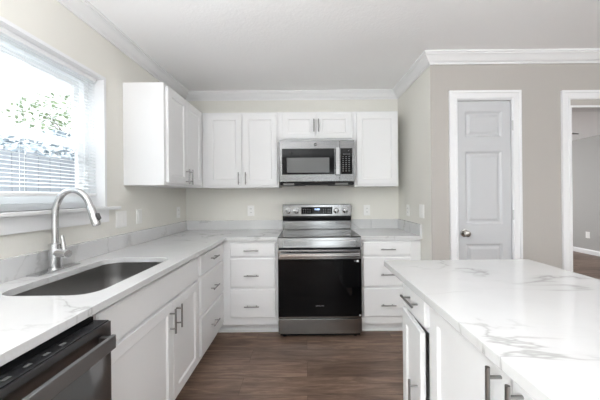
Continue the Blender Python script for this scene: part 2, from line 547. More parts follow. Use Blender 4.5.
# blind
bl = thing('window_blind', (XL - .05, 1.40, 1.26), 'white horizontal mini blind lowered inside the recess of the window over the sink', 'window blind')
b0, b1 = WY0 + .014, WY1 - .022
MB(yz).box(b0, b1, XL - .062, XL - .030, WZ1 - .036, WZ1 - .009).build('head_rail', 'vinyl', bl, bevel=.002)
sm_ = MB(yz)
z = WZ1 - .052; k = 0
while z > 1.335:
    tl = .28
    dx = .0125 * math.cos(tl); dz = .0125 * math.sin(tl)
    c = XL - .046
    pr = [(c - dx, z + dz), (c, z + .0022), (c + dx, z - dz), (c, z + .0014)]
    A = [[sm_.V((yy, px, pz)) for px, pz in pr] for yy in (b0, b1)]
    for i in range(4): sm_.face([A[0][i], A[0][(i + 1) % 4], A[1][(i + 1) % 4], A[1][i]])
    sm_.face(A[0]); sm_.face(A[1][::-1])
    z -= .0205
sm_.build('slats', 'slat', bl)
MB(yz).box(b0, b1, XL - .060, XL - .032, 1.302, 1.322).build('bottom_rail', 'vinyl', bl, bevel=.003)
cb = MB()
for yy in (b0 + .12, (b0 + b1) / 2, b1 - .12):
    cb.tube([(XL - .033, yy, WZ1 - .03), (XL - .033, yy, 1.32)], .0009, 5)
    cb.tube([(XL - .059, yy, WZ1 - .03), (XL - .059, yy, 1.32)], .0009, 5)
cb.build('ladder_cord', 'vinyl', bl)

# outside: ground, shrubs and tree seen through the slats
struct(MB().box(-16, XL - WT - .01, -8, 14, -.5, -.4), 'ground_outside', 'foundation')


def plant(name, loc, trunk_h, cr, n, leafm, label, sz=.07, squash=1.0):
    t = thing(name, loc, label, 'tree' if 'tree' in name else 'shrub')
    tb = MB(); base = Vector(loc)
    tb.tube([base, base + Vector((.02, .03, trunk_h * .6)), base + Vector((0, -.03, trunk_h))], [.09, .07, .04], 8)
    rnd = random.Random(len(label))
    for i in range(9):
        a = rnd.random() * 6.28; e = rnd.uniform(.3, 1.1)
        d = Vector((math.cos(a) * math.cos(e), math.sin(a) * math.cos(e), math.sin(e))) * cr * .8
        s0 = base + Vector((0, 0, trunk_h * rnd.uniform(.6, 1)))
        tb.tube([s0, s0 + d * .5 + Vector((0, 0, .05)), s0 + d], [.03, .018, .006], 6)
    tb.build('trunk', 'bark', t, smooth=True)
    fb = MB(); cc = base + Vector((0, 0, trunk_h + cr * .3))
    for i in range(n):
        while True:
            p = Vector([rnd.uniform(-1, 1) for _ in range(3)])
            if .15 < p.length < 1: break
        q = cc + Vector((p.x * cr, p.y * cr, p.z * cr * squash))
        u = Vector([rnd.uniform(-1, 1) for _ in range(3)]).normalized(); vv = u.orthogonal().normalized()
        s_ = sz * rnd.uniform(.6, 1.3)
        fb.face([fb.V(q - u * s_), fb.V(q + vv * s_ * .5), fb.V(q + u * s_), fb.V(q - vv * s_ * .5)])
    fb.build('foliage', leafm, t)
    return t


fn = thing('garden_fence', (-3.1, 3.0, -.4), 'grey weathered board fence outside, behind the lower half of the window blind', 'fence')
k = 0; yy = .6
while yy < 7.4:
    MB().box(-3.10, -3.08, yy, yy + .138, -.4, 1.80 + .012 * math.sin(k * 2.3)).build('fence_board', 'fence', fn)
    yy += .145; k += 1
for zz in (.1, 1.4): MB().box(-3.14, -3.101, .6, 7.4, zz, zz + .09).build('fence_rail', 'fence', fn)
plant('garden_shrub', (-4.2, 4.3, -.4), 1.9, .95, 1500, 'leaf_blue', 'bluish leafy shrub rising over the grey fence outside the window', .06, .62)
plant('garden_shrub', (-4.3, 6.2, -.4), 1.9, .95, 1500, 'leaf_blue', 'bluish leafy shrub over the far end of the grey fence outside the window', .06, .62)
plant('garden_tree', (-9.0, 10.5, -.4), 4.0, 1.7, 450, 'leaf', 'green leafy tree outside, seen through the upper half of the blind', .10, .6)

# ------------------------------------------------------------------ unseen openings: door inferred from reflections, windows added to light the room
rd = MB(); y = YR - .07
rd.slab(rect(.2, 1.14, 0, 2.08), [rect(.25, .645, .12, 2.02), rect(.695, 1.09, .12, 2.02)], y, y + .045)
rd.world_origin = True
rdo = tag(rd.build('door_2', 'vinyl', bevel=.003), kind='structure')
MB().box(.25, .645, y + .02, y + .025, .12, 2.02).build('door_glass', 'glass', rdo)
MB().box(.695, 1.09, y + .02, y + .025, .12, 2.02).build('door_glass', 'glass', rdo)
rw = MB()
rw.slab(rect(2.05, 3.95, .6, 2.1), [rect(2.1, 2.975, .65, 2.05), rect(3.025, 3.9, .65, 2.05)], y, y + .045)
rw.world_origin = True
rwo = tag(rw.build('added_window_2', 'vinyl', bevel=.003), kind='structure')  # rear window added out of view as a light source
MB().box(2.1, 2.975, y + .02, y + .025, .65, 2.05).build('window_pane', 'glass', rwo)
MB().box(3.025, 3.9, y + .02, y + .025, .65, 2.05).build('window_pane', 'glass', rwo)


lw_ = MB(yz)
lw_.slab(rect(-2.3, -.8, .7, 2.1), [rect(-2.25, -1.575, .75, 2.05), rect(-1.525, -.85, .75, 2.05)], XL - .09, XL - .045)
lw_.world_origin = True
lwo = tag(lw_.build('added_window_3', 'vinyl', bevel=.003), kind='structure')  # side window added behind the camera to light the island face
MB(yz).box(-2.25, -1.575, XL - .07, XL - .065, .75, 2.05).build('window_pane', 'glass', lwo)
MB(yz).box(-1.525, -.85, XL - .07, XL - .065, .75, 2.05).build('window_pane', 'glass', lwo)


def added_uplight_bowl(x, yy, power, label, r=.20):
    """added unseen uplight in an opaque bowl, standing in for flash bounced off the ceiling"""
    t = thing('added_uplight', (x, yy, ZC), label, 'fill light')
    zb = ZC - .98
    b_ = MB(); b_.tube([(x, yy, ZC), (x, yy, ZC - .02), (x, yy, ZC - .03)], [.06, .055, .02], 20)
    b_.tube([(x, yy, ZC - .03), (x, yy, zb - .08)], .007, 8)
    b_.build('stem', 'nickel', t, smooth=True)
    g_ = MB(); rr = [r, r * .97, r * .85, r * .6, r * .3, .012, .010, r * .29, r * .58, r * .82, r * .94, r * .97]
    zz = [0, -.04, -.08, -.11, -.125, -.13, -.122, -.117, -.102, -.073, -.035, 0]
    g_.tube([(x, yy, zb + q_) for q_ in zz[:6]], rr[:6], 28, cap=False)
    g_.build('bowl_shade', 'plate', t, smooth=True)
    l = bpy.data.lights.new('added_uplight_lamp', 'AREA'); l.shape = 'DISK'; l.size = r * 1.7; l.energy = power; l.color = (.965, .985, 1)  # lamp aimed up, added to brighten the ceiling
    o = bpy.data.objects.new('added_uplight_lamp', l); C.objects.link(o); o.location = (x, yy, zb - .02); o.rotation_euler = (math.pi, 0, 0)
    return t


added_uplight_bowl(-0.65, -0.15, 27, 'added uplight bowl hanging low near the sink window, just behind the camera')
added_uplight_bowl(-0.40, -2.0, 26, 'added uplight bowl hanging low in the back corner by the added side window')
added_uplight_bowl(1.70, -2.0, 20, 'added uplight bowl hanging low between the glazed rear door and the added rear window')
added_uplight_bowl(3.80, -1.30, 24, 'added uplight bowl hanging low over the open floor right of the island')

# ------------------------------------------------------------------ cabinets
MAPS = {'S': lambda F: (lambda u, v, z: (u, F + v, z)),
        'E': lambda F: (lambda u, v, z: (F - v, u, z)),
        'W': lambda F: (lambda u, v, z: (F + v, u, z))}


def pull(f, parent, orient, u, z, ln=.135, wbase=-.02, origin=None):
    mb = MB(f); r = .0055; st = wbase - .033; h = ln / 2; q = ln * .31
    if orient == 'h':
        mb.tube([(u - h, st, z), (u + h, st, z)], r, 10)
        for s_ in (-q, q): mb.tube([(u + s_, wbase, z), (u + s_, st, z)], r * .8, 8)
    else:
        mb.tube([(u, st, z - h), (u, st, z + h)], r, 10)
        for s_ in (-q, q): mb.tube([(u, wbase, z + s_), (u, st, z + s_)], r * .8, 8)
    return tag(mb.build('handle', 'nickel', parent, smooth=True), 'brushed nickel bar pull')


def shaker(mb, u0, u1, z0, z1, st=.056, th=.02):
    R = lambda d, wv: (u0 + d, u1 - d, z0 + d, z1 - d, wv)
    mb.rings([R(0, 0), R(0, -th + .002), R(.002, -th), R(st, -th), R(st + .009, -th + .009)], cap_first=True)


def flat(mb, u0, u1, z0, z1, th=.02):
    R = lambda d, wv: (u0 + d, u1 - d, z0 + d, z1 - d, wv)
    mb.rings([R(0, 0), R(0, -th + .006), R(.006, -th)], cap_first=True)


def cabinet(name, label, face, F, u0, u1, z0, z1, depth, fronts, toe=0.0, top=True, cat=None, holes_pad=.018, ext0=0, ext1=0):
    f = MAPS[face](F)
    c = Vector(f((u0 + u1) / 2, depth / 2, 0 if toe else z0)); t = thing(name, c, label, cat or 'cabinet')
    mb = MB(f)
    holes = [rect(q['u'][0] + holes_pad, q['u'][1] - holes_pad, q['z'][0] + holes_pad, q['z'][1] - holes_pad) for q in fronts]
    mb.slab(rect(u0, u1, z0, z1), holes, 0.0005, .019)
    mb.box(u0, u0 + .016, .019, depth, z0, z1).box(u1 - .016, u1, .019, depth, z0, z1)
    mb.box(u0 + .016, u1 - .016, .019, depth, z0, z0 + .016).box(u0 + .016, u1 - .016, depth - .01, depth, z0 + .016, z1)
    if top: mb.box(u0 + .016, u1 - .016, .019, depth - .01, z1 - .016, z1)
    mb.build('cabinet_body', 'cab', t)
    if toe:
        tb = MB(f); tb.box(u0 + ext0, u1 - ext1, toe, toe + .016, 0, z0 - .0005)
        tb.box(u0 + ext0, u1 - ext1, toe - .012, toe, 0, .014)
        tb.build('toe_kick', 'cab', t)
    for q in fronts:
        (a, bb), (lo, hi) = q['u'], q['z']
        k = q.get('k', 'door')
        fb = MB(f)
        (shaker if k == 'door' else flat)(fb, a, bb, lo, hi)
        org = None
        if 'ajar' in q: org = f(q['hinge'], 0, lo)
        o = fb.build({'door': 'door', 'drawer': 'drawer', 'false': 'false_drawer_front'}[k], 'cab', t, origin=org)
        if 'h' in q: pull(f, o, *q['h'])
        if 'ajar' in q: o.rotation_euler = (0, 0, q['ajar'])
    return t


ZT = .8835      # underside of worktops
ZB = .10
FY = 2.580      # carcass front, back run
FX = -.782      # carcass front, left run
GY0 = FY
# left run: sink base and drawer stack
dz1, dz2, dz3 = (.722, .862), (.430, .702), (.135, .410)
cabinet('base_cabinet', 'white sink base cabinet under the window with a blank upper panel and two handled doors', 'E', FX, .990, 1.985, ZB, ZT, .58,
        [dict(u=(1.012, 1.962), z=(.716, .866), k='false'),
         dict(u=(1.012, 1.583), z=(.125, .698), h=('v', 1.547, .600)),
         dict(u=(1.588, 1.962), z=(.125, .698), h=('v', 1.624, .600))], toe=.075, top=False)
cabinet('base_cabinet', 'white three-drawer base cabinet on the left run between sink base and the inner corner', 'E', FX, 1.987, 2.600, ZB, ZT, .58,
        [dict(u=(2.008, FY - .023), z=dz1, k='drawer', h=('h', 2.265, .800)),
         dict(u=(2.008, FY - .023), z=dz2, k='drawer', h=('h', 2.265, .560)),
         dict(u=(2.008, FY - .023), z=dz3, k='drawer', h=('h', 2.265, .270))], toe=.075)
# back run
cabinet('base_cabinet', 'white three-drawer base cabinet on the back wall, left of the range', 'S', FY, FX + .001, -.262, ZB, ZT, .60,
        [dict(u=(-.703, -.283), z=(.735, .858), k='drawer', h=('h', -.502, .796)),
         dict(u=(-.703, -.283), z=(.450, .716), k='drawer', h=('h', -.502, .565)),
         dict(u=(-.703, -.283), z=(.170, .430), k='drawer', h=('h', -.502, .284))], toe=.075, ext0=-.07)
cabinet('base_cabinet', 'white three-drawer base cabinet on the back wall, right of the range', 'S', FY, .502, 1.064, ZB, ZT, .60,
        [dict(u=(.524, .966), z=(.735, .858), k='drawer', h=('h', .748, .796)),
         dict(u=(.524, .966), z=(.450, .716), k='drawer', h=('h', .748, .565)),
         dict(u=(.524, .966), z=(.170, .430), k='drawer', h=('h', .748, .284))], toe=.075)
# wall cabinets
UB, UT = 1.384, 2.160
UY = 2.880
UX = XL + .310
cabinet('wall_cabinet', 'white two-door wall cabinet on the window wall with its bright side panel showing', 'E', UX, 2.100, 2.878, UB, UT, .308,
        [dict(u=(2.130, 2.466), z=(UB + .022, UT - .022), h=('v', 2.432, 1.470)),
         dict(u=(2.469, 2.805), z=(UB + .022, UT - .022), h=('v', 2.503, 1.470))], cat='wall cabinet')
cabinet('wall_cabinet', 'white two-door wall cabinet on the back wall between the corner and the microwave', 'S', UY, UX + .002, -.274, UB, UT, .309,
        [dict(u=(-1.010, -.658), z=(UB + .022, UT - .022), h=('v', -.684, 1.475, .125)),
         dict(u=(-.640, -.290), z=(UB + .022, UT - .022), h=('v', -.612, 1.475, .125))], cat='wall cabinet')
cabinet('wall_cabinet', 'short white two-door wall cabinet directly above the microwave', 'S', UY, -.272, .502, 1.856, UT, .309,
        [dict(u=(-.232, .110), z=(1.880, UT - .022), h=('v', .090, 2.010, .13)),
         dict(u=(.116, .478), z=(1.880, UT - .022), h=('v', .138, 2.010, .13))], cat='wall cabinet')
cabinet('wall_cabinet', 'white single-door wall cabinet right of the microwave at the end of the row', 'S', UY, .504, .962, UB, UT, .309,
        [dict(u=(.530, .945), z=(UB + .022, UT - .022))], cat='wall cabinet')

# ------------------------------------------------------------------ worktops
XC, YC = -.742, 2.540
top = lambda u, v, z: (u, z, v)       # slab: (u,z) -> xy plane, w -> height
SX0, SX1, SY0, SY1 = -1.232, -.834, 1.078, 1.742
ct = MB(top)
hole = rrect(SX0, SX1, SY0, SY1, .085, 8)
ct.slab([(XL + .001, .40), (XC, .40), (XC, YC), (-.2585, YC), (-.2585, YB - .001), (XL + .001, YB - .001)], [hole], .884, .914)
ctop = ct.build('countertop', 'quartz', None, origin=(0, 0, 0), bevel=.0018)
tag(ctop, 'L-shaped white veined quartz worktop running under the window and round to the range', 'countertop')
ORG[ctop.name] = Vector((0, 0, 0))
BH = 1.018
MB().box(XL - .0015, XL + .021, .40, 2.105, .9142, BH).build('backsplash', 'quartz', ctop, bevel=.0015)
MB().box(XL - .0015, XL + .021, 2.1065, YB + .0015, .9142, BH).build('backsplash', 'quartz', ctop, bevel=.0015)
MB().box(XL + .0215, -.2585, YB - .021, YB + .0015, .9142, BH).build('backsplash', 'quartz', ctop, bevel=.0015)
ct = MB(top)
ct.slab(rect(.5035, XW - .001, YC, YB - .001), [], .884, .914)
c2 = ct.build('countertop', 'quartz', None, origin=(0, 0, 0), bevel=.0018)
tag(c2, 'short white quartz worktop section between the range and the side wall', 'countertop')
ORG[c2.name] = Vector((0, 0, 0))
MB().box(.5035, .742, YB - .021, YB + .0015, .9142, BH).build('backsplash', 'quartz', c2, bevel=.0015)
MB().box(.7435, XW - .0012, YB - .021, YB + .0015, .9142, BH).build('backsplash', 'quartz', c2, bevel=.0015)
MB().box(XW - .021, XW + .0015, YC + .012, YB - .0215, .9142, BH).build('backsplash', 'quartz', c2, bevel=.0015)

# island
IX0, IX1, IY1 = .448, 1.281, 1.607
ct = MB(top)
ct.slab([(IX0, .06), (IX1, .06), (IX1, IY1), (IX0, IY1)], [], .884, .914)
c3 = ct.build('island_countertop', 'quartz', None, origin=(0, 0, 0), bevel=.0018)
tag(c3, 'large white veined quartz top of the island in the right foreground', 'countertop')
FI = .495
cabinet('island_cabinet', 'narrow white island cabinet at the far end, one drawer above a door standing slightly ajar', 'W', FI, 1.096, 1.400, ZB, ZT, .60,
        [dict(u=(1.120, 1.378), z=(.755, .866), k='drawer', h=('h', 1.235, .820)),
         dict(u=(1.120, 1.378), z=(.125, .735), h=('v', 1.160, .450), ajar=-.070, hinge=1.378)], toe=.075, holes_pad=.006)
cabinet('island_cabinet', 'wide white island cabinet nearest the camera with two full-height handled doors', 'W', FI, .150, 1.094, ZB, ZT, .60,
        [dict(u=(.650, 1.073), z=(.125, .868), h=('v', .682, .800)),
         dict(u=(.172, .646), z=(.125, .868), h=('v', .614, .800))], toe=.075)

# ------------------------------------------------------------------ sink
sk = thing('kitchen_sink', ((SX0 + SX1) / 2, (SY0 + SY1) / 2, .70), 'undermount stainless steel single-bowl sink set in the worktop under the window', 'sink')
mb = MB()
loops = []
for off, z, r in ((-.022, .8830, .100), (-.004, .8830, .088), (-.002, .82, .086), (.006, .72, .080), (.018, .700, .07), (.045, .692, .055)):
    loops.append([mb.V((a, c, z)) for a, c in rrect(SX0 + off, SX1 - off, SY0 + off, SY1 - off, r, 8)])
for A, B in zip(loops, loops[1:]):
    k = len(A)
    for i in range(k): mb.face([A[i], A[(i + 1) % k], B[(i + 1) % k], B[i]])
mb.face(loops[-1])
o = mb.build('basin', 'sink', sk, smooth=True)
md = o.modifiers.new('solid', 'SOLIDIFY'); md.thickness = .0015; md.offset = -1
dr = MB(); dx_, dy_ = -1.06, 1.40
dr.tube([(dx_, dy_, .6925), (dx_, dy_, .6955)], [.045, .040], 24)
dr.tube([(dx_, dy_, .6955), (dx_, dy_, .7)], [.012, .010], 12)
dr.build('drain', 'chrome', sk, smooth=True)

# ------------------------------------------------------------------ faucet
fx, fy = -1.318, 1.46
fc = thing('faucet', (fx, fy, .9142), 'tall brushed steel gooseneck pull-down faucet standing behind the sink', 'faucet')
mb = MB(top); mb.slab(rrect(fx - .031, fx + .031, fy - .130, fy + .130, .008, 3), [], .9144, .9215)
mb.build('base_plate', 'chrome', fc, bevel=.0015)
mb = MB(); mb.tube([(fx, fy, .9205), (fx, fy, .926), (fx, fy, .927), (fx, fy, 1.052), (fx, fy, 1.056)], [.033, .033, .029, .029, .020], 24)
mb.build('faucet_body', 'chrome', fc, smooth=True)
ctrl = [(-1.318, 1.056), (-1.318, 1.13), (-1.318, 1.19), (-1.314, 1.235), (-1.300, 1.278), (-1.275, 1.313), (-1.240, 1.331), (-1.205, 1.330),
        (-1.172, 1.312), (-1.148, 1.283), (-1.133, 1.250)]


def smooth_path(p, n=4):
    out = []
    for i in range(len(p) - 1):
        a = p[max(i - 1, 0)]; b_ = p[i]; c = p[i + 1]; d = p[min(i + 2, len(p) - 1)]
        for k in range(n):
            t = k / n
            out.append(tuple(.5 * ((2 * b_[j]) + (-a[j] + c[j]) * t + (2 * a[j] - 5 * b_[j] + 4 * c[j] - d[j]) * t * t + (-a[j] + 3 * b_[j] - 3 * c[j] + d[j]) * t ** 3) for j in range(2)))
    return out + [p[-1]]


mb = MB(); mb.tube([(a, fy, c) for a, c in smooth_path(ctrl)], .0155, 18)
mb.build('spout', 'chrome', fc, smooth=True)
mb = MB(); A_ = Vector((-1.134, fy, 1.252)); B_ = Vector((-1.098, fy, 1.146)); D_ = (B_ - A_)
mb.tube([A_, A_ + D_ * .03, A_ + D_ * .05, A_ + D_ * .9, B_], [.0155, .0165, .018, .0205, .017], 20)
sh = mb.build('spray_head', 'chrome', fc, smooth=True)
mb = MB(); pm = A_ + D_ * .62
nrm = Vector((-D_.z, 0, D_.x)).normalized() * 1
if nrm.x < 0: nrm = -nrm
mb.tube([pm - D_ * .13 + nrm * .016, pm - D_ * .11 + nrm * .024, pm + D_ * .11 + nrm * .025, pm + D_ * .13 + nrm * .018], [.007, .009, .009, .007], 10)
tag(mb.build('spray_button', 'slot', sh, smooth=True), 'dark rubber spray button')
mb = MB(); hz = 1.006; dirh = Vector((.94, -.34, 0)).normalized()
P_ = Vector((fx, fy, hz))
mb.tube([P_ + dirh * .020, P_ + dirh * .100, P_ + dirh * .104], [.021, .021, .018], 20)
hd = mb.build('handle_hub', 'chrome', fc, smooth=True)
mb = MB(); q = P_ + dirh * .074
mb.tube([q + Vector((0, 0, .012)), q + Vector((-.004, 0, .045)), q + Vector((-.012, .0, .092))], [.0105, .0100, .0085], 10)
mb.build('lever', 'chrome', hd, smooth=True)

# ------------------------------------------------------------------ dishwasher
dw = thing('dishwasher', (-.95, .715, 0), 'dark stainless dishwasher with a bar handle in the left foreground', 'dishwasher')
DY0, DY1 = .404, .986
MB().box(-1.34, -.755, DY0 + .003, DY1 - .003, .09, .872).build('tub', 'black', dw)
MB().box(-1.30, -.80, DY0 + .01, DY1 - .01, .0, .09).build('base_kick', 'black', dw)
DF = -.694
mb = MB()     # front skin with the scooped pocket behind the handle
ny, rows = 28, []
zs = [.10, .30, .50, .640, .665, .69, .715, .74, .765, .79, .808, .822, .830, .836, .856]
ysq = [DY0 + .002 + (DY1 - DY0 - .004) * k / ny for k in range(ny + 1)]
for zz in zs:
    row = []
    for yy in ysq:
        e = min(yy - DY0, DY1 - yy); my = max(0, min(1, (e - .035) / .03)); my = my * my * (3 - 2 * my)
        if zz <= .64 or zz >= .835: dp = 0
        else:
            t = (zz - .64) / (.835 - .64); dp = .030 * (math.sin(math.pi * t ** 1.35)) ** .8
        row.append(mb.V((DF - dp * my, yy, zz)))
    rows.append(row)
for A, B in zip(rows, rows[1:]):
    for i in range(ny): mb.face([A[i], A[i + 1], B[i + 1], B[i]])
back = -.753
bb_ = [mb.V((back, yy, zs[0])) for yy in ysq]; tt_ = [mb.V((back, yy, zs[-1])) for yy in ysq]
for i in range(ny):
    mb.face([rows[0][i], rows[0][i + 1], bb_[i + 1], bb_[i]]); mb.face([rows[-1][i], rows[-1][i + 1], tt_[i + 1], tt_[i]])
    mb.face([bb_[i], bb_[i + 1], tt_[i + 1], tt_[i]])
for i in (0, ny): mb.face([r[i] for r in rows] + [tt_[i], bb_[i]])
ddoor = mb.build('dishwasher_door', 'steel_dark', dw, smooth=True)
MB().box(-.7525, DF - .006, DY0 + .004, DY1 - .004, .8562, .8600).build('control_strip', 'dwseal', dw, bevel=.001)
for k in range(7):
    yy = .50 + k * .052
    tag(MB().box(-.727, -.716, yy, yy + .018, .8601, .8606).build('control_button', 'slot', dw), 'small grey button mark')
mb = MB(); mb.box(-.664, -.650, .452, .948, .780, .826)
hbar = mb.build('bar_handle', 'steel_handle', dw, bevel=.003)
for u_ in (.452, .928):
    mb = MB(); mb.box(DF - .002, -.664, u_, u_ + .020, .784, .822)
    tag(mb.build('handle_bracket', 'steel_dark', hbar, bevel=.002), 'dark end bracket')

# ------------------------------------------------------------------ lettering helper


def text(s, size, f, m, name, parent, depth=.0006):
    cu = bpy.data.curves.new('t', 'FONT'); cu.body = s; cu.size = size; cu.align_x = 'CENTER'; cu.align_y = 'CENTER'; cu.extrude = depth / 2
    ob = bpy.data.objects.new('t', cu); C.objects.link(ob)
    dg = bpy.context.evaluated_depsgraph_get(); dg.update()
    me = bpy.data.meshes.new_from_object(ob.evaluated_get(dg)); bpy.data.objects.remove(ob)
    po = ORG[parent.name]
    me.materials.clear(); me.materials.append(M[m])
    o = bpy.data.objects.new(name, me); C.objects.link(o); o.parent = parent
    x, y_, z_ = f
    o.location = Vector((x, y_, z_)) - po; o.rotation_euler = (H2, 0, 0)
    return o


# ------------------------------------------------------------------ range
R0, R1 = -.2560, .4975
RY = 2.500
rg = thing('range', (.12, 2.85, 0), 'freestanding stainless steel electric range with black glass oven door and rear controls', 'range')
MB().box(R0 + .002, R1 - .002, RY + .032, 3.165, .045, .905).build('range_body', 'steel', rg)
mb = MB(top)     # steel rim around the glass
mb.slab(rect(R0, R1, RY + .018, 3.10), [rect(R0 + .010, R1 - .010, RY + .032, 3.045)], .9195, .923)
mb.build('cooktop_rim', 'steel', rg, bevel=.0015)
ck = MB().box(R0 + .0105, R1 - .0105, RY + .0325, 3.0445, .9055, .9222).build('glass_cooktop', 'cooktop', rg, bevel=.001)
for (bx, by, br) in ((-.06, 2.68, .105), (.30, 2.68, .115), (-.06, 2.93, .08), (.30, 2.93, .08), (.12, 2.95, .055)):
    mb = MB(top); n_ = 40
    mb.slab([(bx + br * math.cos(k * 2 * math.pi / n_), by + br * math.sin(k * 2 * math.pi / n_)) for k in range(n_)],
            [[(bx + (br - .004) * math.cos(k * 2 * math.pi / n_), by + (br - .004) * math.sin(k * 2 * math.pi / n_)) for k in range(n_)]], .9222, .9225)
    mb.build('burner_ring', 'ring', ck)
# front fascia: leans back towards the top, with a thin raised frame
SL = .010 / .084
fy_ = lambda z: RY + .001 + (z - .826) * SL
mb = MB(); mb.slab([(fy_(.826), .826), (fy_(.910), .910), (RY + .022, .917), (RY + .0315, .9205), (RY + .0315, .826)], [], R0, R1)
for v in mb.bm.verts: v.co = Vector((v.co.y, v.co.x, v.co.z))
mb.build('front_fascia', 'steel', rg)
MB().box(R0 + .006, R1 - .006, RY + .014, RY + .0315, .806, .8255).build('vent_gap', 'black', rg)
fr_ = MB(); fr_.slab(rect(R0 + .050, R1 - .050, .834, .888), [rect(R0 + .055, R1 - .055, .839, .883)], -.0025, .0006)
for v in fr_.bm.verts: v.co.y += fy_(v.co.z)
fr_.build('fascia_frame', 'steel_handle', rg)
# oven door
od = MB().box(R0, R1, RY, RY + .031, .190, .804).build('oven_door', 'steel', rg, bevel=.003)
MB().box(R0 + .004, R1 - .004, RY - .004, RY - .0002, .205, .722).build('door_glass', 'blackglass', od, bevel=.0015)
mb = MB()
hzz = .768
mb.slab([(-1 * 0 + RY - .058, hzz - .010), (RY - .050, hzz - .017), (RY - .038, hzz - .012), (RY - .038, hzz + .012), (RY - .050, hzz + .017), (RY - .058, hzz + .010)],
        [], R0 + .022, R1 - .022)
for v in mb.bm.verts: v.co = Vector((v.co.y, v.co.x, v.co.z))
hb2 = mb.build('oven_handle', 'steel_bright', od, bevel=.002)
for u_ in (R0 + .022, R1 - .050): MB().box(u_, u_ + .028, RY - .040, RY - .0002, hzz - .012, hzz + .012).build('handle_bracket', 'steel', od, bevel=.002)
text('SAMSUNG', .017, (.120, RY - .0046, .302), 'grey_mark', 'brand_lettering', od)
tag(MB().box(.452, .472, RY - .0052, RY - .0042, .693, .712).build('sticker', 'white_mark', od), 'small white square sticker at the glass corner')
mb = MB()
for k in range(3): mb.box(.430, .446, RY - .0050, RY - .0042, .697 + k * .005, .6995 + k * .005)
tag(mb.build('printed_lines', 'grey_mark', od), 'tiny grey printed lines')
tag(MB().box(.472, .488, RY - .0052, RY - .0042, .208, .222).build('sticker', 'white_mark', od), 'small white label at the lower glass corner')
MB().box(R0 + .001, R1 - .001, RY + .002, RY + .031, .048, .182).build('storage_drawer', 'steel', rg, bevel=.003)
mb = MB().box(R0 + .01, R1 - .01, RY + .05, RY + .06, .012, .046)
mb.build('base_skirt', 'black', rg)
for xx in (R0 + .05, R1 - .05):
    for yy in (RY + .075, 3.11):
        mb = MB(); mb.tube([(xx, yy, 0), (xx, yy, .012), (xx, yy, .046)], [.018, .018, .010], 12); mb.build('foot', 'black', rg, smooth=True)
# backguard
BY = 3.06
bgd = MB().box(R0, R1, BY + .012, 3.165, .9235, 1.196).build('backguard', 'steel', rg, bevel=.003)
MB().box(R0 + .001, R1 - .001, BY + .002, BY + .0118, .930, 1.010).build('lower_panel', 'steel', bgd, bevel=.001)
mb = MB(); mb.slab([(BY - .012, 1.050), (BY - .006, 1.020), (BY + .0115, 1.012), (BY + .0115, 1.066), (BY - .008, 1.066)], [], R0 + .001, R1 - .001)
for v in mb.bm.verts: v.co = Vector((v.co.y, v.co.x, v.co.z))
mb.build('vent_strip', 'black', bgd, bevel=.002)
cp = MB().box(R0, R1, BY - .006, BY + .0115, 1.068, 1.192).build('control_panel', 'steel', rg, bevel=.003)
dsp = MB().box(-.050, .292, BY - .0085, BY - .0062, 1.090, 1.168).build('display', 'blackglass', cp, bevel=.001)
text('12:00', .026, (.122, BY - .0089, 1.142), 'digit', 'clock_digits', cp)
for r_ in range(3):
    for c_ in range(4):
        for u_ in (-.030, .190):
            MB().box(u_ + c_ * .024, u_ + .010 + c_ * .024, BY - .0092, BY - .0086, 1.103 + r_ * .018, 1.107 + r_ * .018).build('touch_key', 'grey_mark', cp)
for kx in (-.192, -.102, .335, .432):
    kz = 1.128
    mb = MB(); mb.tube([(kx, BY - .0062, kz), (kx, BY - .012, kz), (kx, BY - .013, kz), (kx, BY - .034, kz), (kx, BY - .037, kz)], [.034, .034, .027, .025, .021], 28)
    mb.box(kx - .005, kx + .005, BY - .043, BY - .0368, kz - .023, kz + .023)
    mb.build('control_knob', 'steel', cp, smooth=True)
# ------------------------------------------------------------------ microwave
mw = thing('microwave', (.117, 2.98, 1.41), 'stainless steel over-the-range microwave mounted above the range', 'microwave')
W0, W1, WY = -.262, .494, 2.790
MB().box(W0 + .002, W1 - .002, WY + .045, 3.188, 1.4325, 1.8535).build('microwave_case', 'steel_microwave', mw, bevel=.002)
mb = MB(); mb.slab([(WY + .030, 1.436), (3.18, 1.410), (3.18, 1.4315), (WY + .045, 1.4315), (WY + .045, 1.436)], [], W0 + .004, W1 - .004)
for v in mb.bm.verts: v.co = Vector((v.co.y, v.co.x, v.co.z))
und = MB().box(W0 + .004, W1 - .004, WY + .020, 3.17, 1.402, 1.4318).build('underside', 'black', mw, bevel=.004)
mb.bm.free()
MB().box(-.225, -.115, WY + .0185, WY + .10, 1.4005, 1.420).build('task_lamp_lens', 'lens', und)
MB().box(.300, .430, WY + .0185, WY + .10, 1.4005, 1.420).build('task_lamp_lens', 'lens', und)
MB().box(.00, .24, WY + .058, WY + .25, 1.3995, 1.4022).build('grease_filter', 'blackglass', und)
mdr = MB().box(W0, .345, WY, WY + .044, 1.434, 1.848).build('microwave_door', 'steel_microwave', mw, bevel=.003)
pn = MB().box(.347, W1, WY, WY + .044, 1.434, 1.848).build('control_panel', 'steel_microwave', mw, bevel=.003)
MB().box(-.234, .292, WY - .003, WY - .0002, 1.506, 1.766).build('door_glass', 'blackglass', mdr, bevel=.001)
MB().box(-.186, .240, WY - .0045, WY - .0031, 1.524, 1.674).build('viewing_window', 'darkscreen', mdr)
mb = MB(); mb.box(.302, .340, WY - .046, WY - .034, 1.500, 1.768)
for zz in (1.535, 1.733): mb.tube([(.320, WY - .0005, zz), (.320, WY - .040, zz)], .008, 10)
mb.build('door_handle', 'steel', mdr, bevel=.002)
mb = MB(); n_ = 24; cxx, czz = .103, 1.806
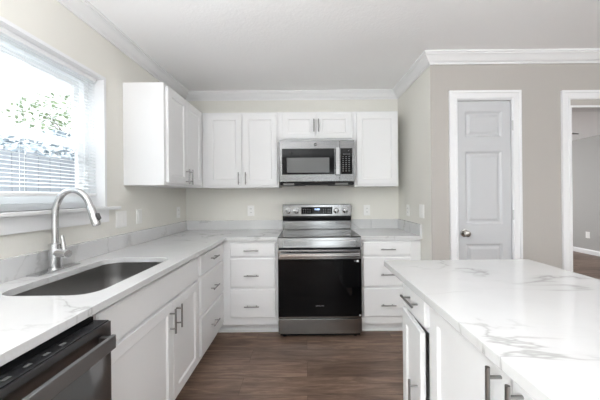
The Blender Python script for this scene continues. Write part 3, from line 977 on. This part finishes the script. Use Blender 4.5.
ringp = lambda r: [(cxx + r * math.cos(k * 2 * math.pi / n_), czz + r * math.sin(k * 2 * math.pi / n_)) for k in range(n_)]
mb.slab(ringp(.015), [], WY - .0012, WY - .0002)
lg = tag(mb.build('round_emblem', 'slot', mdr), 'round dark maker emblem')
text('GE', .014, (cxx, WY - .0016, czz), 'white_mark', 'emblem_letters', mdr)
cpn = MB().box(.354, .472, WY - .003, WY - .0002, 1.506, 1.766).build('control_glass', 'blackglass', pn, bevel=.001)
mb = MB()
for r_ in range(8):
    for c_ in range(3):
        mb.box(.372 + c_ * .030, .386 + c_ * .030, WY - .0037, WY - .0031, 1.535 + r_ * .0205, 1.541 + r_ * .0205)
mb.box(.378, .448, WY - .0037, WY - .0031, 1.705, 1.709)
tag(mb.build('keypad_marks', 'grey_mark', pn), 'grid of grey keypad marks')
text('0', .013, (.436, WY - .0035, 1.742), 'white_mark', 'clock_digits', pn)

# ------------------------------------------------------------------ wall plates


def plate(kind, f, u0, u1, z0, z1, label, gangs=1):
    """plate on a wall: f maps (u, out, z)"""
    name = 'light_switch' if kind == 'switch' else 'power_outlet'
    t = thing(name, f((u0 + u1) / 2, 0, z0), label, 'light switch' if kind == 'switch' else 'outlet')
    R = lambda d, wv: (u0 + d, u1 - d, z0 + d, z1 - d, wv)
    MB(f).rings([R(0, .0003), R(0, .004), R(.003, .006)], cap_first=True).build('cover_plate', 'plate', t)
    for g in range(gangs):
        cu = u0 + (u1 - u0) * (g + .5) / gangs; zz = (z0 + z1) / 2
        if kind == 'switch':
            MB(f).box(cu - .016, cu + .016, .006, .0085, zz - .033, zz + .033).build('rocker', 'plate', t, bevel=.001)
        else:
            for s_ in (-.021, .021):
                rc = MB(f).box(cu - .016, cu + .016, .006, .0075, zz + s_ - .014, zz + s_ + .014).build('receptacle', 'plate', t, bevel=.002)
                MB(f).box(cu - .008, cu - .005, .0074, .0078, zz + s_ - .004, zz + s_ + .007).box(cu + .005, cu + .008, .0074, .0078, zz + s_ - .004, zz + s_ + .007).build('slots', 'slot', rc)
    return t


fl = lambda u, o_, z: (XL + o_, u, z)
fb_ = lambda u, o_, z: (u, YB - o_, z)
fw = lambda u, o_, z: (XW - o_, u, z)
ff = lambda u, o_, z: (6.0 - o_, u, z)
plate('switch', fl, 2.012, 2.130, 1.070, 1.190, 'double rocker switch plate on the left wall beside the window', 2)
plate('switch', fl, 2.252, 2.330, 1.076, 1.194, 'single rocker switch plate on the left wall under the near end of the wall cabinet')
plate('outlet', fl, 2.960, 3.038, 1.068, 1.186, 'outlet on the left wall tucked near the inner corner')
plate('outlet', fb_, -.668, -.592, 1.066, 1.186, 'outlet on the back wall left of the range')
plate('outlet', fb_, .663, .737, 1.060, 1.180, 'outlet on the back wall right of the range')
plate('outlet', fw, 2.850, 2.930, 1.072, 1.190, 'faint outlet on the side wall nearer the back corner')
plate('switch', fw, 2.500, 2.600, 1.080, 1.202, 'rocker switch plate on the side wall nearer the outer corner', 1)
plate('outlet', ff, 5.87, 5.96, .335, .470, 'white wall plate low on the grey wall seen through the doorway')

# ------------------------------------------------------------------ ceiling fan in the next room
cx_, cy_ = 3.32, 4.10
fan = thing('ceiling_fan', (cx_, cy_, ZC), 'ceiling fan in the next room, one dark blade tip showing past the doorway casing', 'ceiling fan')
mb = MB(); mb.tube([(cx_, cy_, ZC), (cx_, cy_, ZC - .03), (cx_, cy_, ZC - .05)], [.07, .06, .015], 16)
mb.tube([(cx_, cy_, ZC - .05), (cx_, cy_, ZC - .20)], .013, 10); mb.build('down_rod', 'black', fan, smooth=True)
mb = MB(); mb.tube([(cx_, cy_, ZC - .20), (cx_, cy_, ZC - .22), (cx_, cy_, ZC - .32), (cx_, cy_, ZC - .36)], [.05, .10, .10, .05], 24)
mb.build('motor_housing', 'black', fan, smooth=True)
for k in range(3):
    a = k * 2 * math.pi / 3 + .01
    mb = MB(); ca, sa = math.cos(a), math.sin(a); zz = ZC - .300
    pts = [(.10, -.03), (.16, -.03), (.20, -.06), (.64, -.075), (.675, -.05), (.675, .05), (.64, .075), (.20, .06), (.16, .03), (.10, .03)]
    lo = [mb.V((cx_ + ca * u - sa * v_, cy_ + sa * u + ca * v_, zz + v_ * .34 - .004)) for u, v_ in pts]
    hi = [mb.V((cx_ + ca * u - sa * v_, cy_ + sa * u + ca * v_, zz + v_ * .34 + .004)) for u, v_ in pts]
    mb.face(lo[::-1]); mb.face(hi)
    for i in range(len(pts)): mb.face([lo[i], lo[(i + 1) % len(pts)], hi[(i + 1) % len(pts)], hi[i]])
    mb.build('fan_blade', 'blade', fan)
mb = MB(); mb.tube([(cx_, cy_, ZC - .36), (cx_, cy_, ZC - .40), (cx_, cy_, ZC - .45)], [.07, .09, .03], 20); mb.build('added_light_bowl', 'globe', fan, smooth=True)  # glowing bowl added out of view to light the next room
